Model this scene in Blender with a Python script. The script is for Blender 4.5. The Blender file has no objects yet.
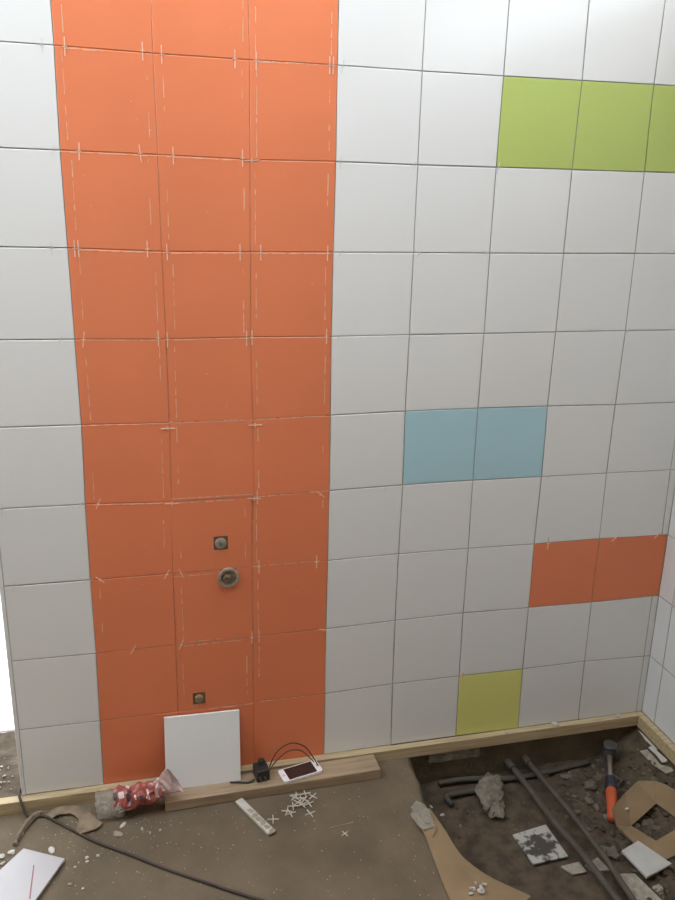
import bpy, bmesh, math, random
from mathutils import Vector, Matrix, noise
random.seed(7)
C = bpy.context.scene.collection
PI = math.pi

# ------------------------------------------------------------------ materials
def mat(name, col, rough=0.6, metal=0.0, var=0.0, scale=30, bump=0.0, bscale=None, col2=None, spec=0.5,
        alpha=None, trans=0.0, detail=4, coat=0.0, lo=0.35, hi=0.65):
    m = bpy.data.materials.new(name); m.use_nodes = True
    nt = m.node_tree; b = nt.nodes['Principled BSDF']
    b.inputs['Base Color'].default_value = (*col, 1)
    b.inputs['Roughness'].default_value = rough
    b.inputs['Metallic'].default_value = metal
    b.inputs['Specular IOR Level'].default_value = spec
    b.inputs['Transmission Weight'].default_value = trans
    b.inputs['Coat Weight'].default_value = coat
    if alpha is not None: b.inputs['Alpha'].default_value = alpha
    tc = nt.nodes.new('ShaderNodeTexCoord')
    n = nt.nodes.new('ShaderNodeTexNoise'); n.inputs['Scale'].default_value = scale
    n.inputs['Detail'].default_value = detail
    nt.links.new(tc.outputs['Object'], n.inputs['Vector'])
    if col2 is None: col2 = tuple(max(0, c * (1 - var)) for c in col)
    r = nt.nodes.new('ShaderNodeValToRGB')
    r.color_ramp.elements[0].position = lo; r.color_ramp.elements[1].position = hi
    r.color_ramp.elements[0].color = (*col2, 1); r.color_ramp.elements[1].color = (*col, 1)
    nt.links.new(n.outputs['Fac'], r.inputs['Fac'])
    nt.links.new(r.outputs['Color'], b.inputs['Base Color'])
    if bump:
        n2 = nt.nodes.new('ShaderNodeTexNoise'); n2.inputs['Scale'].default_value = bscale or scale * 3
        n2.inputs['Detail'].default_value = 6
        nt.links.new(tc.outputs['Object'], n2.inputs['Vector'])
        bp = nt.nodes.new('ShaderNodeBump'); bp.inputs['Strength'].default_value = bump
        bp.inputs['Distance'].default_value = 0.01
        nt.links.new(n2.outputs['Fac'], bp.inputs['Height']); nt.links.new(bp.outputs['Normal'], b.inputs['Normal'])
    return m

def wood(name, c1, c2, sc=(3, 40, 40)):
    m = mat(name, c1, 0.75)
    nt = m.node_tree; b = nt.nodes['Principled BSDF']
    tc = nt.nodes.new('ShaderNodeTexCoord'); mp = nt.nodes.new('ShaderNodeMapping')
    mp.inputs['Scale'].default_value = sc
    n = nt.nodes.new('ShaderNodeTexNoise'); n.inputs['Scale'].default_value = 2.5; n.inputs['Detail'].default_value = 5
    r = nt.nodes.new('ShaderNodeValToRGB')
    r.color_ramp.elements[0].position = .3; r.color_ramp.elements[1].position = .7
    r.color_ramp.elements[0].color = (*c2, 1); r.color_ramp.elements[1].color = (*c1, 1)
    nt.links.new(tc.outputs['Object'], mp.inputs['Vector']); nt.links.new(mp.outputs['Vector'], n.inputs['Vector'])
    nt.links.new(n.outputs['Fac'], r.inputs['Fac']); nt.links.new(r.outputs['Color'], b.inputs['Base Color'])
    return m

M = {}
G = 0.12
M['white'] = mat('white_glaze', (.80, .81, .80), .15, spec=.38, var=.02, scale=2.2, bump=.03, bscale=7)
M['white_r'] = mat('white_glaze_dusty_side', (.68, .69, .69), .2, var=.03, scale=2.2, bump=.03, bscale=7, spec=.38)  # darker copy of the white glaze, tones down light on the right wall
M['orange'] = mat('orange_glaze', (.83, .25, .118), .17, spec=.38, var=.07, scale=3, bump=.03, bscale=7)
M['green'] = mat('green_glaze', (.49, .60, .165), .15, spec=.38, var=.04, scale=3, bump=.03, bscale=7)
M['blue'] = mat('blue_glaze', (.44, .68, .76), .15, spec=.38, var=.04, scale=3, bump=.03, bscale=7)
M['yellow'] = mat('yellow_glaze', (.76, .76, .25), .15, spec=.38, var=.04, scale=3, bump=.03, bscale=7)
M['ojoint'] = mat('orange_dusted_joint', (.66, .26, .13), .95, var=.3, scale=30)
M['joint'] = mat('joint_mortar', (.56, .55, .53), .95, var=.35, scale=14)
M['tilebody'] = mat('tile_body', (.42, .38, .34), .9, var=.2)
M['smear'] = mat('grout_smear', (.88, .52, .34), .9, var=.25, scale=60)
M['concrete'] = mat('raw_concrete', (.15, .118, .076), .95, var=.35, scale=12, bump=.6, bscale=60)
M['plaster'] = mat('bare_brickwork_render', (.36, .27, .185), .95, var=.15, scale=4, bump=.2)  # warm tone of the unseen walls chosen to tint bounced light
M['outtile'] = mat('pale_floor_tile', (.82, .77, .78), .35, var=.04, scale=3)
M['batten'] = wood('pale_pine', (.56, .45, .27), (.38, .29, .17))
M['board'] = wood('weathered_pine', (.42, .31, .20), (.26, .185, .115))
M['card'] = mat('corrugated_card', (.29, .20, .11), .9, var=.25, scale=9, bump=.2)
M['card2'] = mat('dusty_card', (.27, .205, .14), .9, var=.4, scale=30, bump=.2)
M['card3'] = mat('soiled_card', (.22, .165, .115), .95, var=.35, scale=15, bump=.4)
M['mortar'] = mat('pale_mortar', (.40, .36, .29), .95, var=.35, scale=50, bump=.5)
M['chalk'] = mat('white_chip', (.55, .52, .46), .8, var=.2, scale=60)
M['lump'] = mat('grey_mortar', (.25, .22, .17), .95, var=.45, scale=35, bump=.8, bscale=80)
M['plastic_w'] = mat('white_plastic', (.62, .58, .50), .45, var=.03)
M['plastic_o'] = mat('dusty_plastic', (.88, .62, .46), .5, var=.1)
M['spw'] = mat('grey_white_plastic', (.66, .65, .62), .5)
M['pvc'] = mat('dusty_grey_pipe', (.082, .069, .052), .6, var=.25, scale=25)
M['black'] = mat('black_rubber', (.025, .023, .022), .5)
M['cable'] = mat('dusty_black_cable', (.06, .048, .038), .7, var=.3)
M['screen'] = mat('dark_screen', (.045, .028, .024), .15)
M['phonew'] = mat('white_phone_shell', (.85, .83, .84), .25)
M['steel'] = mat('dull_steel', (.11, .105, .10), .45, metal=.4, var=.3)
M['neck'] = mat('pale_steel', (.24, .20, .16), .5, metal=.3)
M['grip'] = mat('orange_grip', (.55, .10, .035), .6, var=.15)
M['collar'] = mat('dark_collar', (.022, .026, .035), .6)
M['zinc'] = mat('zinc_fitting', (.46, .42, .36), .5, metal=.2, var=.35, scale=80)
M['brass'] = mat('brass_fitting', (.50, .36, .20), .5, metal=.3, var=.35, scale=90)
M['rust'] = mat('rusty_fitting', (.34, .235, .16), .7, metal=.1, var=.5, scale=90)
M['hole'] = mat('dark_mortar_hole', (.21, .12, .075), .95, var=.4, scale=90)
M['clear'] = mat('clear_film', (.50, .46, .39), .10, alpha=.42, var=.25, scale=40)
M['redfilm'] = mat('red_film', (.40, .10, .08), .3, var=.25, scale=35)
M['pinkfilm'] = mat('pale_pink_film', (.72, .52, .50), .25, alpha=.8, var=.15, scale=30)
M['print_w'] = mat('white_print', (.72, .62, .60), .4)
M['print_k'] = mat('dark_print', (.05, .04, .05), .4)
M['dustwhite'] = mat('dusty_white_glaze', (.50, .49, .46), .4, var=.12, scale=25)  # greyer copy of the white glaze for the pit tile piece
M['dustwhite2'] = mat('dusty_white_glaze_clean', (.41, .39, .395), .4, var=.05, scale=9)  # white glaze darkened to offset strong overhead light on the floor tile
M['pencil'] = mat('red_pencil', (.26, .10, .11), .7)
M['dirtytile'] = mat('dirty_tile_back', (.42, .41, .37), .6, col2=(.06, .05, .04), scale=34, lo=.43, hi=.53)

nt = M['dirtytile'].node_tree; bs = nt.nodes['Principled BSDF']
tc_ = nt.nodes.new('ShaderNodeTexCoord'); dv = nt.nodes.new('ShaderNodeVectorMath'); dv.operation = 'DISTANCE'
dv.inputs[1].default_value = (1.127, -.315, -.14); nt.links.new(tc_.outputs['Object'], dv.inputs[0])
nz_ = [n for n in nt.nodes if n.type == 'TEX_NOISE'][0]; nz_.inputs['Scale'].default_value = 55
rp_ = [n for n in nt.nodes if n.type == 'VALTORGB'][0]
ma = nt.nodes.new('ShaderNodeMath'); ma.operation = 'MULTIPLY_ADD'; ma.inputs[1].default_value = 6.0
nt.links.new(dv.outputs['Value'], ma.inputs[0]); nt.links.new(nz_.outputs['Fac'], ma.inputs[2]); nt.links.new(ma.outputs[0], rp_.inputs['Fac'])
rp_.color_ramp.elements[0].position = .68; rp_.color_ramp.elements[1].position = .82
# ground : dusty screed with a damp dark pit
def ground_mat():
    m = mat('dusty_ground', (.158, .120, .077), .95, var=.30, scale=7, bump=.35, bscale=70)
    nt = m.node_tree; b = nt.nodes['Principled BSDF']
    base = b.inputs['Base Color'].links[0].from_socket
    tc = nt.nodes.new('ShaderNodeTexCoord')
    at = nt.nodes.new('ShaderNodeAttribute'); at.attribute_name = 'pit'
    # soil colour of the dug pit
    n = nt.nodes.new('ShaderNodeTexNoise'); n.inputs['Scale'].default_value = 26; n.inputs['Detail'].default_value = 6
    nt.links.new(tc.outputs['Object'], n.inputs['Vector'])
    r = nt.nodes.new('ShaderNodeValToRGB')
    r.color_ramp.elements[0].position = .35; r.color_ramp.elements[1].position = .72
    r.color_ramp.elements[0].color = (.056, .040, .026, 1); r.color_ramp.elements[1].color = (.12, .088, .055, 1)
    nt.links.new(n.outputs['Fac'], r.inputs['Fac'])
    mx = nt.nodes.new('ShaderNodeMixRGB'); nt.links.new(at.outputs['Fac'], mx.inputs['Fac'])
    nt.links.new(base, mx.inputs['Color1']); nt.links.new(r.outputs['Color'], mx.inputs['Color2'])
    # pale dust specks
    v = nt.nodes.new('ShaderNodeTexVoronoi'); v.inputs['Scale'].default_value = 55
    nt.links.new(tc.outputs['Object'], v.inputs['Vector'])
    r2 = nt.nodes.new('ShaderNodeValToRGB')
    r2.color_ramp.elements[0].position = .06; r2.color_ramp.elements[1].position = .13
    r2.color_ramp.elements[0].color = (1, 1, 1, 1); r2.color_ramp.elements[1].color = (0, 0, 0, 1)
    nt.links.new(v.outputs['Distance'], r2.inputs['Fac'])
    n3 = nt.nodes.new('ShaderNodeTexNoise'); n3.inputs['Scale'].default_value = 7; n3.inputs['Detail'].default_value = 3
    nt.links.new(tc.outputs['Object'], n3.inputs['Vector'])
    mu = nt.nodes.new('ShaderNodeMath'); mu.operation = 'MULTIPLY'
    r3 = nt.nodes.new('ShaderNodeValToRGB'); r3.color_ramp.elements[0].position = .5; r3.color_ramp.elements[1].position = .7
    nt.links.new(n3.outputs['Fac'], r3.inputs['Fac'])
    nt.links.new(r2.outputs['Color'], mu.inputs[0]); nt.links.new(r3.outputs['Color'], mu.inputs[1])
    m2 = nt.nodes.new('ShaderNodeMath'); m2.operation = 'MULTIPLY'; m2.inputs[1].default_value = .55
    nt.links.new(mu.outputs[0], m2.inputs[0])
    mx2 = nt.nodes.new('ShaderNodeMixRGB'); nt.links.new(m2.outputs[0], mx2.inputs['Fac'])
    nt.links.new(mx.outputs['Color'], mx2.inputs['Color1']); mx2.inputs['Color2'].default_value = (.34, .29, .22, 1)
    nt.links.new(mx2.outputs['Color'], b.inputs['Base Color'])
    return m
M['ground'] = ground_mat()

# ------------------------------------------------------------------ helpers
def link(name, bm, mats, parent=None, smooth=False, recalc=True):
    if recalc: bmesh.ops.recalc_face_normals(bm, faces=bm.faces)
    me = bpy.data.meshes.new(name); bm.to_mesh(me); bm.free()
    for m in (mats if isinstance(mats, (list, tuple)) else [mats]): me.materials.append(m)
    if smooth:
        for p in me.polygons: p.use_smooth = True
    o = bpy.data.objects.new(name, me); C.objects.link(o)
    if parent: o.parent = parent
    return o

def tag(o, label, cat, group=None):
    o['label'] = label; o['category'] = cat
    if group: o['group'] = group
    return o

def thing(name, label, cat, loc=(0, 0, 0), rz=0, group=None):
    o = bpy.data.objects.new(name, None); C.objects.link(o)
    o.empty_display_size = .05
    o.location = loc; o.rotation_euler = (0, 0, rz)
    return tag(o, label, cat, group)

def struct(name, bm, mats, **k):
    o = link(name, bm, mats, **k); o['kind'] = 'structure'; return o

def box(bm, x0, x1, y0, y1, z0, z1, mi=0, bev=0):
    r = bmesh.ops.create_cube(bm, size=1)
    for v in r['verts']:
        v.co = Vector(((x0 + x1) / 2 + v.co.x * (x1 - x0), (y0 + y1) / 2 + v.co.y * (y1 - y0), (z0 + z1) / 2 + v.co.z * (z1 - z0)))
    fs = set(f for v in r['verts'] for f in v.link_faces)
    if bev:
        es = list(set(e for f in fs for e in f.edges))
        rr = bmesh.ops.bevel(bm, geom=es, offset=bev, segments=2, affect='EDGES', profile=.5)
        fs = set(rr['faces']) | set(f for f in fs if f.is_valid)
    for f in fs: f.material_index = mi
    return fs

def slab(bm, pts, thick, mi=0, noise_z=0):
    """polygon (list of 3D points, top side) given thickness downward along its normal"""
    pts = [Vector(p) for p in pts]
    n = Vector((0, 0, 0))
    for i in range(len(pts)):
        a, b = pts[i], pts[(i + 1) % len(pts)]
        n += a.cross(b)
    n.normalize()
    if n.z < 0 and abs(n.z) > 1e-3: n = -n
    top = [bm.verts.new(p) for p in pts]; bot = [bm.verts.new(p - n * thick) for p in pts]
    fs = [bm.faces.new(top), bm.faces.new(bot[::-1])]
    for i in range(len(pts)):
        j = (i + 1) % len(pts)
        fs.append(bm.faces.new((top[i], bot[i], bot[j], top[j])))
    for f in fs: f.material_index = mi
    return fs

def tube(bm, pts, rad, seg=10, mi=0, cap=True):
    pts = [Vector(p) for p in pts]; rings = []
    up = Vector((0, 0, 1))
    for i, p in enumerate(pts):
        t = (pts[min(i + 1, len(pts) - 1)] - pts[max(i - 1, 0)]).normalized()
        a = t.cross(up)
        if a.length < 1e-3: a = t.cross(Vector((1, 0, 0)))
        a.normalize(); b = a.cross(t).normalized()
        r = rad[i] if isinstance(rad, (list, tuple)) else rad
        rings.append([bm.verts.new(p + (a * math.cos(2 * PI * k / seg) + b * math.sin(2 * PI * k / seg)) * r) for k in range(seg)])
        up = b
    for i in range(len(rings) - 1):
        for k in range(seg):
            f = bm.faces.new((rings[i][k], rings[i][(k + 1) % seg], rings[i + 1][(k + 1) % seg], rings[i + 1][k]))
            f.material_index = mi
    if cap:
        bm.faces.new(rings[0][::-1]).material_index = mi; bm.faces.new(rings[-1]).material_index = mi

def smooth_path(pts, n=8):
    P = [Vector(p) for p in pts]; out = []
    for i in range(len(P) - 1):
        p0 = P[max(i - 1, 0)]; p1 = P[i]; p2 = P[i + 1]; p3 = P[min(i + 2, len(P) - 1)]
        for k in range(n):
            t = k / n
            out.append(.5 * ((2 * p1) + (p2 - p0) * t + (2 * p0 - 5 * p1 + 4 * p2 - p3) * t * t + (3 * p1 - p0 - 3 * p2 + p3) * t ** 3))
    out.append(P[-1]); return out

def rock(bm, loc, s, seed, flat=.6, sub=2, mi=0, rough=.35):
    r = bmesh.ops.create_icosphere(bm, subdivisions=sub, radius=1)
    rx = Matrix.Rotation(seed * 1.7, 4, 'Z')
    sx, sy, sz = (s if isinstance(s, (list, tuple)) else (s, s * random.uniform(.6, 1), s * flat))
    for v in r['verts']:
        d = 1 + rough * noise.noise(v.co * 1.5 + Vector((seed * 3.1, seed, 0))) * 1.6
        c = v.co * d
        c = rx @ Vector((c.x * sx, c.y * sy, c.z * sz))
        v.co = c + Vector(loc)
    for f in set(f for v in r['verts'] for f in v.link_faces): f.material_index = mi

# ------------------------------------------------------------------ ground shape
F, GZ = -.035, -.150
EDGE = [(.845, .3), (.845, 0), (.841, -.076), (.832, -.16), (.83, -.22), (.837, -.314), (.842, -.385), (.852, -.447), (.908, -.527),
        (.96, -.575), (1.1, -.66), (1.3, -.74), (1.5, -.78), (1.9, -.80), (1.9, .3)]
def pit_dist(x, y):
    inside = False; d = 9
    n = len(EDGE)
    for i in range(n):
        x0, y0 = EDGE[i]; x1, y1 = EDGE[(i + 1) % n]
        if (y0 > y) != (y1 > y) and x < (x1 - x0) * (y - y0) / (y1 - y0) + x0: inside = not inside
        dx, dy = x1 - x0, y1 - y0
        t = max(0, min(1, ((x - x0) * dx + (y - y0) * dy) / (dx * dx + dy * dy)))
        d = min(d, math.hypot(x - x0 - t * dx, y - y0 - t * dy))
    return d if inside else -d
def H(x, y):
    d = pit_dist(x, y) + .012 * noise.noise(Vector((x * 22, y * 22, 0)))
    t = max(0, min(1, (d + .004) / .05)); t = t * t * (3 - 2 * t)
    top = F + .0016 * noise.noise(Vector((x * 9, y * 9, 3)))
    rub = max(0, min(1, (x - 1.2) / .15)) * max(0, min(1, 1.2 - abs(y + .25) * 1.2))
    bot = GZ + .006 * noise.noise(Vector((x * 12, y * 12, 1))) + rub * (.020 * abs(noise.noise(Vector((x * 30, y * 30, 5)))) + .006 * noise.noise(Vector((x * 70, y * 70, 8))))
    z = top * (1 - t) + bot * t
    if t > 0 and x > 1.49:
        z = max(z, GZ + (x - 1.49) / .115 * .095 + .003 * noise.noise(Vector((x * 40, y * 40, 2))))
    return z, t

bm = bmesh.new()
def grid_range(a, b, st):
    n = int(round((b - a) / st)); return [a + (b - a) * i / n for i in range(n + 1)]
xs = [-2.1, -1.6, -1.2, -.8] + grid_range(-.5, 1.68, .008)
ys = [-2.95, -2.4, -1.6, -1.2] + grid_range(-.86, .02, .008) + grid_range(.04, .34, .02)
V = []; pv = []
for y in ys:
    row = []
    for x in xs:
        z, t = H(x, y) if (x > -.55 and y > -.9) else (F, 0)
        if x < -.22 and y > .02: z += .006 * abs(noise.noise(Vector((x * 25, y * 25, 0))))
        row.append(bm.verts.new((x, y, z))); pv.append(t)
    V.append(row)
for j in range(len(ys) - 1):
    for i in range(len(xs) - 1):
        bm.faces.new((V[j][i], V[j][i + 1], V[j + 1][i + 1], V[j + 1][i]))
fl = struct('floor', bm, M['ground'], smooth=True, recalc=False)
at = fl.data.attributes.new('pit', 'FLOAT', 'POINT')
for i, t in enumerate(pv): at.data[i].value = t if not (fl.data.vertices[i].co.x < -.22 and fl.data.vertices[i].co.y > .04) else 1.0  # floor behind the wall end painted darker to offset open sky light

# pale tiled floor of the lit space beyond the end of the wall
bm = bmesh.new()
for i in range(-9, 4):
    for j in range(8):
        x0 = -.262 + i * .4; y0 = .345 + j * .4
        box(bm, x0, x0 + .394, y0, y0 + .394, F - .02, F + .006, 0, .0015)
box(bm, -3.9, 1.3, .34, 3.54, F - .03, F + .001, 1)
struct('floor_left', bm, [M['outtile'], M['joint']])

# ------------------------------------------------------------------ wall_back : tiles in one mesh
MEAS = """0 9 .0012 1.8063;1 9 .1988 1.8028;2 9 .4038 1.8015;3 9 .6 1.8018;4 9 .7987 1.8004;5 9 .9995 1.8005;6 9 1.2024 1.8012;7 9 1.3970 1.8023
0 8 -.0014 1.6037;1 8 .2008 1.6013;2 8 .4030 1.5972;3 8 .601 1.5991;4 8 .7987 1.5981;5 8 .9977 1.5986;6 8 1.1991 1.599;7 8 1.4004 1.5998
0 7 -.0004 1.4018;1 7 .201 1.3958;2 7 .402 1.3959;3 7 .5988 1.3966;4 7 .7986 1.3973;5 7 .9972 1.3973;6 7 1.1985 1.3979;7 7 1.402 1.3993
0 6 .0008 1.2007;1 6 .2032 1.1972;2 6 .4002 1.1988;3 6 .5979 1.1969;4 6 .798 1.1981;5 6 .9977 1.198;6 6 1.1986 1.1987;7 6 1.402 1.1993
0 5 .0023 .9999;1 5 .2039 .9964;2 5 .404 .9961;3 5 .6003 .9989;4 5 .7964 1.0019;5 5 .9966 1.0022;6 5 1.1957 1.0004;7 5 1.399 .9971
0 4 -.0019 .8024;1 4 .2008 .7945;2 4 .4045 .7940;3 4 .6005 .7987;4 4 .7986 .8019;5 4 .9965 .8031;6 4 1.1986 .8014;7 4 1.3979 .7999;8 4 1.6024 .798
0 3 -.0027 .6023;3 3 .6005 .6024;4 3 .7965 .6049;5 3 .998 .6046;6 3 1.1962 .6017;7 3 1.4006 .6015;8 3 1.6063 .5961
0 2 -.0019 .3975;3 2 .5988 .4003;4 2 .7955 .4043;5 2 .9963 .4068;6 2 1.1984 .4026;7 2 1.4001 .3991
0 1 -.0043 .1979;3 1 .6000 .1986;4 1 .7967 .2038;5 1 .9989 .2032;6 1 1.1989 .2015;7 1 1.4017 .2014;8 1 1.6056 .1948
0 0 -.0060 .0008;3 0 .6005 .0002;4 0 .8003 .0020;5 0 1.0021 .0016;6 0 1.2031 -.0002;7 0 1.4049 -.0002;8 0 1.6054 -.0035"""
GR = {}
for q in MEAS.replace('\n', ';').split(';'):
    a = q.split(); GR[(int(a[0]), int(a[1]))] = (float(a[2]), float(a[3]))
def gp(i, j):
    if (i, j) in GR: return GR[(i, j)]
    if i == -1: return (-.2042, gp(0, j)[1] + .0015)
    if i == 9: return (1.6255, gp(8, j)[1])
    if i in (1, 2) and 0 <= j <= 3:
        a, b = GR[(0, j)], GR[(3, j)]; t = i / 3
        return (a[0] + (b[0] - a[0]) * t, a[1] + (b[1] - a[1]) * t)
    if i == 8: return (1.604, gp(7, j)[1])
    return (i * .2, j * .2)

def tile_mat(i, j):
    if 0 <= i <= 2: return 1
    if j == 8 and i in (5, 6, 7, 8): return 2
    if j == 4 and i in (4, 5): return 3
    if j == 2 and i in (6, 7): return 1
    if j == 0 and i == 5: return 4
    return 0

def tile(bm, c, mi, P, b=.0012, t=.008):
    """c: 4 corners (u,v) ccw; P maps (u,v,depth)->3D, depth 0 = face"""
    cx = sum(p[0] for p in c) / 4; cy = sum(p[1] for p in c) / 4
    ins = [(p[0] + (b if p[0] < cx else -b), p[1] + (b if p[1] < cy else -b)) for p in c]
    a = [bm.verts.new(P(*p, 0)) for p in ins]; m = [bm.verts.new(P(*p, b * .8)) for p in c]; k = [bm.verts.new(P(*p, t)) for p in c]
    bm.faces.new(a).material_index = mi
    for q in range(4):
        r = (q + 1) % 4
        bm.faces.new((a[q], a[r], m[r], m[q])).material_index = mi
        bm.faces.new((m[q], m[r], k[r], k[q])).material_index = 6

PB = lambda u, v, d: Vector((u, d, v))
bm = bmesh.new()
HOLES = {(1, 3): (.302, .338, .657, .694), (1, 2): (.318, .357, .560, .62), (1, 1): (.237, .270, .213, .248)}
for j in range(0, 13):
    for i in range(-1, 9):
        if i == 8 and j == 2: continue
        c = [gp(i, j), gp(i + 1, j), gp(i + 1, j + 1), gp(i, j + 1)]
        if i == 7 and j == 2: c = [c[0], (gp(9, 2)[0], gp(8, 2)[1]), (gp(9, 3)[0], gp(8, 3)[1]), c[3]]
        g = [random.uniform(.0008, .0015) for _ in range(4)]
        if i == 8: g[0] = .0007
        if j == 0: g[1] = -.0005
        if 0 <= i <= 2: g = [q * .75 for q in g]
        c = [(c[0][0] + g[0], c[0][1] + g[1]), (c[1][0] - g[2], c[1][1] + g[1]), (c[2][0] - g[2], c[2][1] - g[3]), (c[3][0] + g[0], c[3][1] - g[3])]
        mi = tile_mat(i, j)
        if (i, j) in HOLES:
            x0, x1, z0, z1 = HOLES[(i, j)]
            L, Rr, Bt, Tp = c[0][0], c[1][0], c[0][1], c[3][1]
            z1c = min(z1, Tp)
            b0 = 1e-5
            tile(bm, [(L, Bt), (x0, Bt), (x0, Tp), (L, Tp)], mi, PB, b0)
            tile(bm, [(x1, Bt), (Rr, Bt), (Rr, Tp), (x1, Tp)], mi, PB, b0)
            tile(bm, [(x0, Bt), (x1, Bt), (x1, z0), (x0, z0)], mi, PB, b0)
            if z1 < Tp: tile(bm, [(x0, z1), (x1, z1), (x1, Tp), (x0, Tp)], mi, PB, b0)
            box(bm, x0 - .002, x1 + .002, .0011, .0014, z0 - .002, z1c + .002, 8)
        else:
            tile(bm, c, mi, PB)
# edging strip at the wall end
tile(bm, [(-.214, 0), (-.2045, 0), (-.2045, 2.6), (-.214, 2.6)], 0, PB, .001)
# mortar bed and the wall body
box(bm, -.2135, 1.72, .0030, .03, -.001, 2.6, 5)
box(bm, 0.002, .598, .0015, .03, .0, 2.6, 10)
box(bm, 1.385, 1.415, .0013, .03, .41, .59, 10)
box(bm, -.2135, 1.72, .008, .14, -.30, 2.6, 7)
box(bm, .8, 1.72, -.002, .02, -.30, -.0005, 7)
# broken pale smears of adhesive beside the joints of the orange strip
rs = random.Random(3)
def smear(x0, z0, x1, z1, w):
    d = Vector((x1 - x0, 0, z1 - z0)); n = Vector((-d.z, 0, d.x)).normalized() * w / 2
    a, b = Vector((x0, -.0004, z0)), Vector((x1, -.0004, z1))
    q = [a - n, b - n * rs.uniform(.3, 1), b + n * rs.uniform(.3, 1), a + n]
    vs = [bm.verts.new(p) for p in q]; vb = [bm.verts.new(p + Vector((0, .0003, 0))) for p in q]
    bm.faces.new(vs).material_index = 9
    for k in range(4): bm.faces.new((vs[k], vs[(k + 1) % 4], vb[(k + 1) % 4], vb[k])).material_index = 9
for j in range(1, 11):
    for i, offs in ((0, (.020,)), (1, (-.018, .019)), (2, (-.016, .014)), (3, (-.016,))):
        for o in offs:
            if rs.random() < .12: continue
            x = gp(i, j)[0] + o + rs.uniform(-.003, .003); xb = x + rs.uniform(-.002, .002)
            z = gp(i, j)[1] + rs.uniform(.006, .05); ze = gp(i, j + 1)[1] - rs.uniform(.004, .05)
            if j <= 2 and rs.random() < .45: continue
            while z < ze:
                l = rs.uniform(.008, .06)
                if rs.random() < .75: smear(x + (xb - x) * (z % .2) / .2, z, x + (xb - x) * ((z + l) % .2) / .2, min(z + l, ze), rs.uniform(.0012, .0028))
                z += l + rs.uniform(.003, .022)
for (i, j, a, b, dz) in ((2, 9, .05, .8, -.001), (2, 9, .1, .5, -.003), (0, 5, .1, 1, -.002), (1, 5, .0, 1, .0005), (2, 5, .05, .95, 0), (1, 4, .0, 1, .008), (1, 4, .05, .95, -.004),
                         (0, 4, .1, .9, -.003), (2, 4, .05, 1, .0), (0, 7, .1, .9, -.004), (1, 7, .1, .9, -.004), (2, 7, .1, .9, -.003), (1, 2, .1, .85, -.006), (1, 2, .15, .6, .004),
                         (0, 6, .1, .95, -.002), (1, 6, .1, .95, -.002), (0, 9, .1, .5, -.004), (1, 3, .0, .5, -.010), (2, 3, .0, .9, .001), (1, 1, .4, 1, -.004), (2, 1, .1, .7, .0), (0, 8, .1, .9, -.003), (1, 8, .1, .8, -.003)):
    p, q = gp(i, j), gp(i + 1, j); t = a
    while t < b:
        l = rs.uniform(.08, .3); e = min(b, t + l)
        smear(p[0] + (q[0] - p[0]) * t, p[1] + (q[1] - p[1]) * t + dz, p[0] + (q[0] - p[0]) * e, p[1] + (q[1] - p[1]) * e + dz, rs.uniform(.0012, .0024))
        t = e + rs.uniform(.01, .06)
for _ in range(26):
    x = rs.uniform(.02, .58); z = rs.uniform(.25, 1.9); a = rs.uniform(0, 6); l = rs.uniform(.002, .005)
    smear(x, z, x + l * math.cos(a), z + l * math.sin(a), .0012)
struct('wall_back', bm, [M['white'], M['orange'], M['green'], M['blue'], M['yellow'], M['joint'], M['tilebody'], M['concrete'], M['hole'], M['smear'], M['ojoint']])

# wall_right with its cut first column
bm = bmesh.new()
PR = lambda u, v, d: Vector((1.625 + d, -u, v))
zs = [gp(8, j)[1] for j in range(0, 11)]
ed = [-.001, .065] + [.265 + .2 * k for k in range(16)]
for j in range(10):
    for k in range(len(ed) - 1):
        g = .0011
        z1 = min(zs[j + 1], 2.04)
        tile(bm, [(ed[k] + g, zs[j] + g), (ed[k + 1] - g, zs[j] + g), (ed[k + 1] - g, z1 - g), (ed[k] + g, z1 - g)], 0, PR)
box(bm, 1.6295, 1.66, -3.26, .02, -.001, 2.02, 5)
box(bm, 1.633, 1.76, -3.26, .02, -.30, 2.08, 7)
box(bm, 1.622, 1.64, -3.26, .02, -.30, -.0005, 7)
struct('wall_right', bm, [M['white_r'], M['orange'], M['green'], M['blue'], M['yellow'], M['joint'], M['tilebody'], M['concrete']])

# the rest of the unfinished room: rough walls, unseen left opening and roof gap added to tune the wall light
bm = bmesh.new(); box(bm, -2.0, 1.76, -2.94, -2.8, -.3, 2.5, 0); struct('wall_front', bm, M['plaster'])
bm = bmesh.new(); box(bm, -2.1, -1.98, -2.94, -1.4, -.3, 2.5, 0); box(bm, -2.1, -1.98, -1.4, 1.5, -.3, 1.7, 0)
struct('wall_left', bm, M['plaster'])
bm = bmesh.new(); box(bm, -2.1, 1.9, -2.94, -1.1, 2.5, 2.65, 0); box(bm, 1.25, 1.9, -1.1, .14, 2.601, 2.65, 0)  # corner roof piece added to cut sky light on the right
struct('ceiling', bm, M['plaster'])

# ------------------------------------------------------------------ battens and board
bm = bmesh.new(); box(bm, -.62, 1.600, -.022, .0035, -.036, -.0008, 0, .0015)
for v in bm.verts: v.co.y += .0012 * noise.noise(Vector((v.co.x * 3, 0, 0)))
tag(link('wooden_batten', bm, M['batten']), 'long pale pine batten carrying the tiled back wall along the floor', 'batten')
bm = bmesh.new(); box(bm, 1.601, 1.6245, -1.2, .0035, -.040, -.0008, 0, .0015)
tag(link('wooden_batten', bm, M['batten']), 'pale pine batten under the right-hand wall beside the pit', 'batten')

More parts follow.
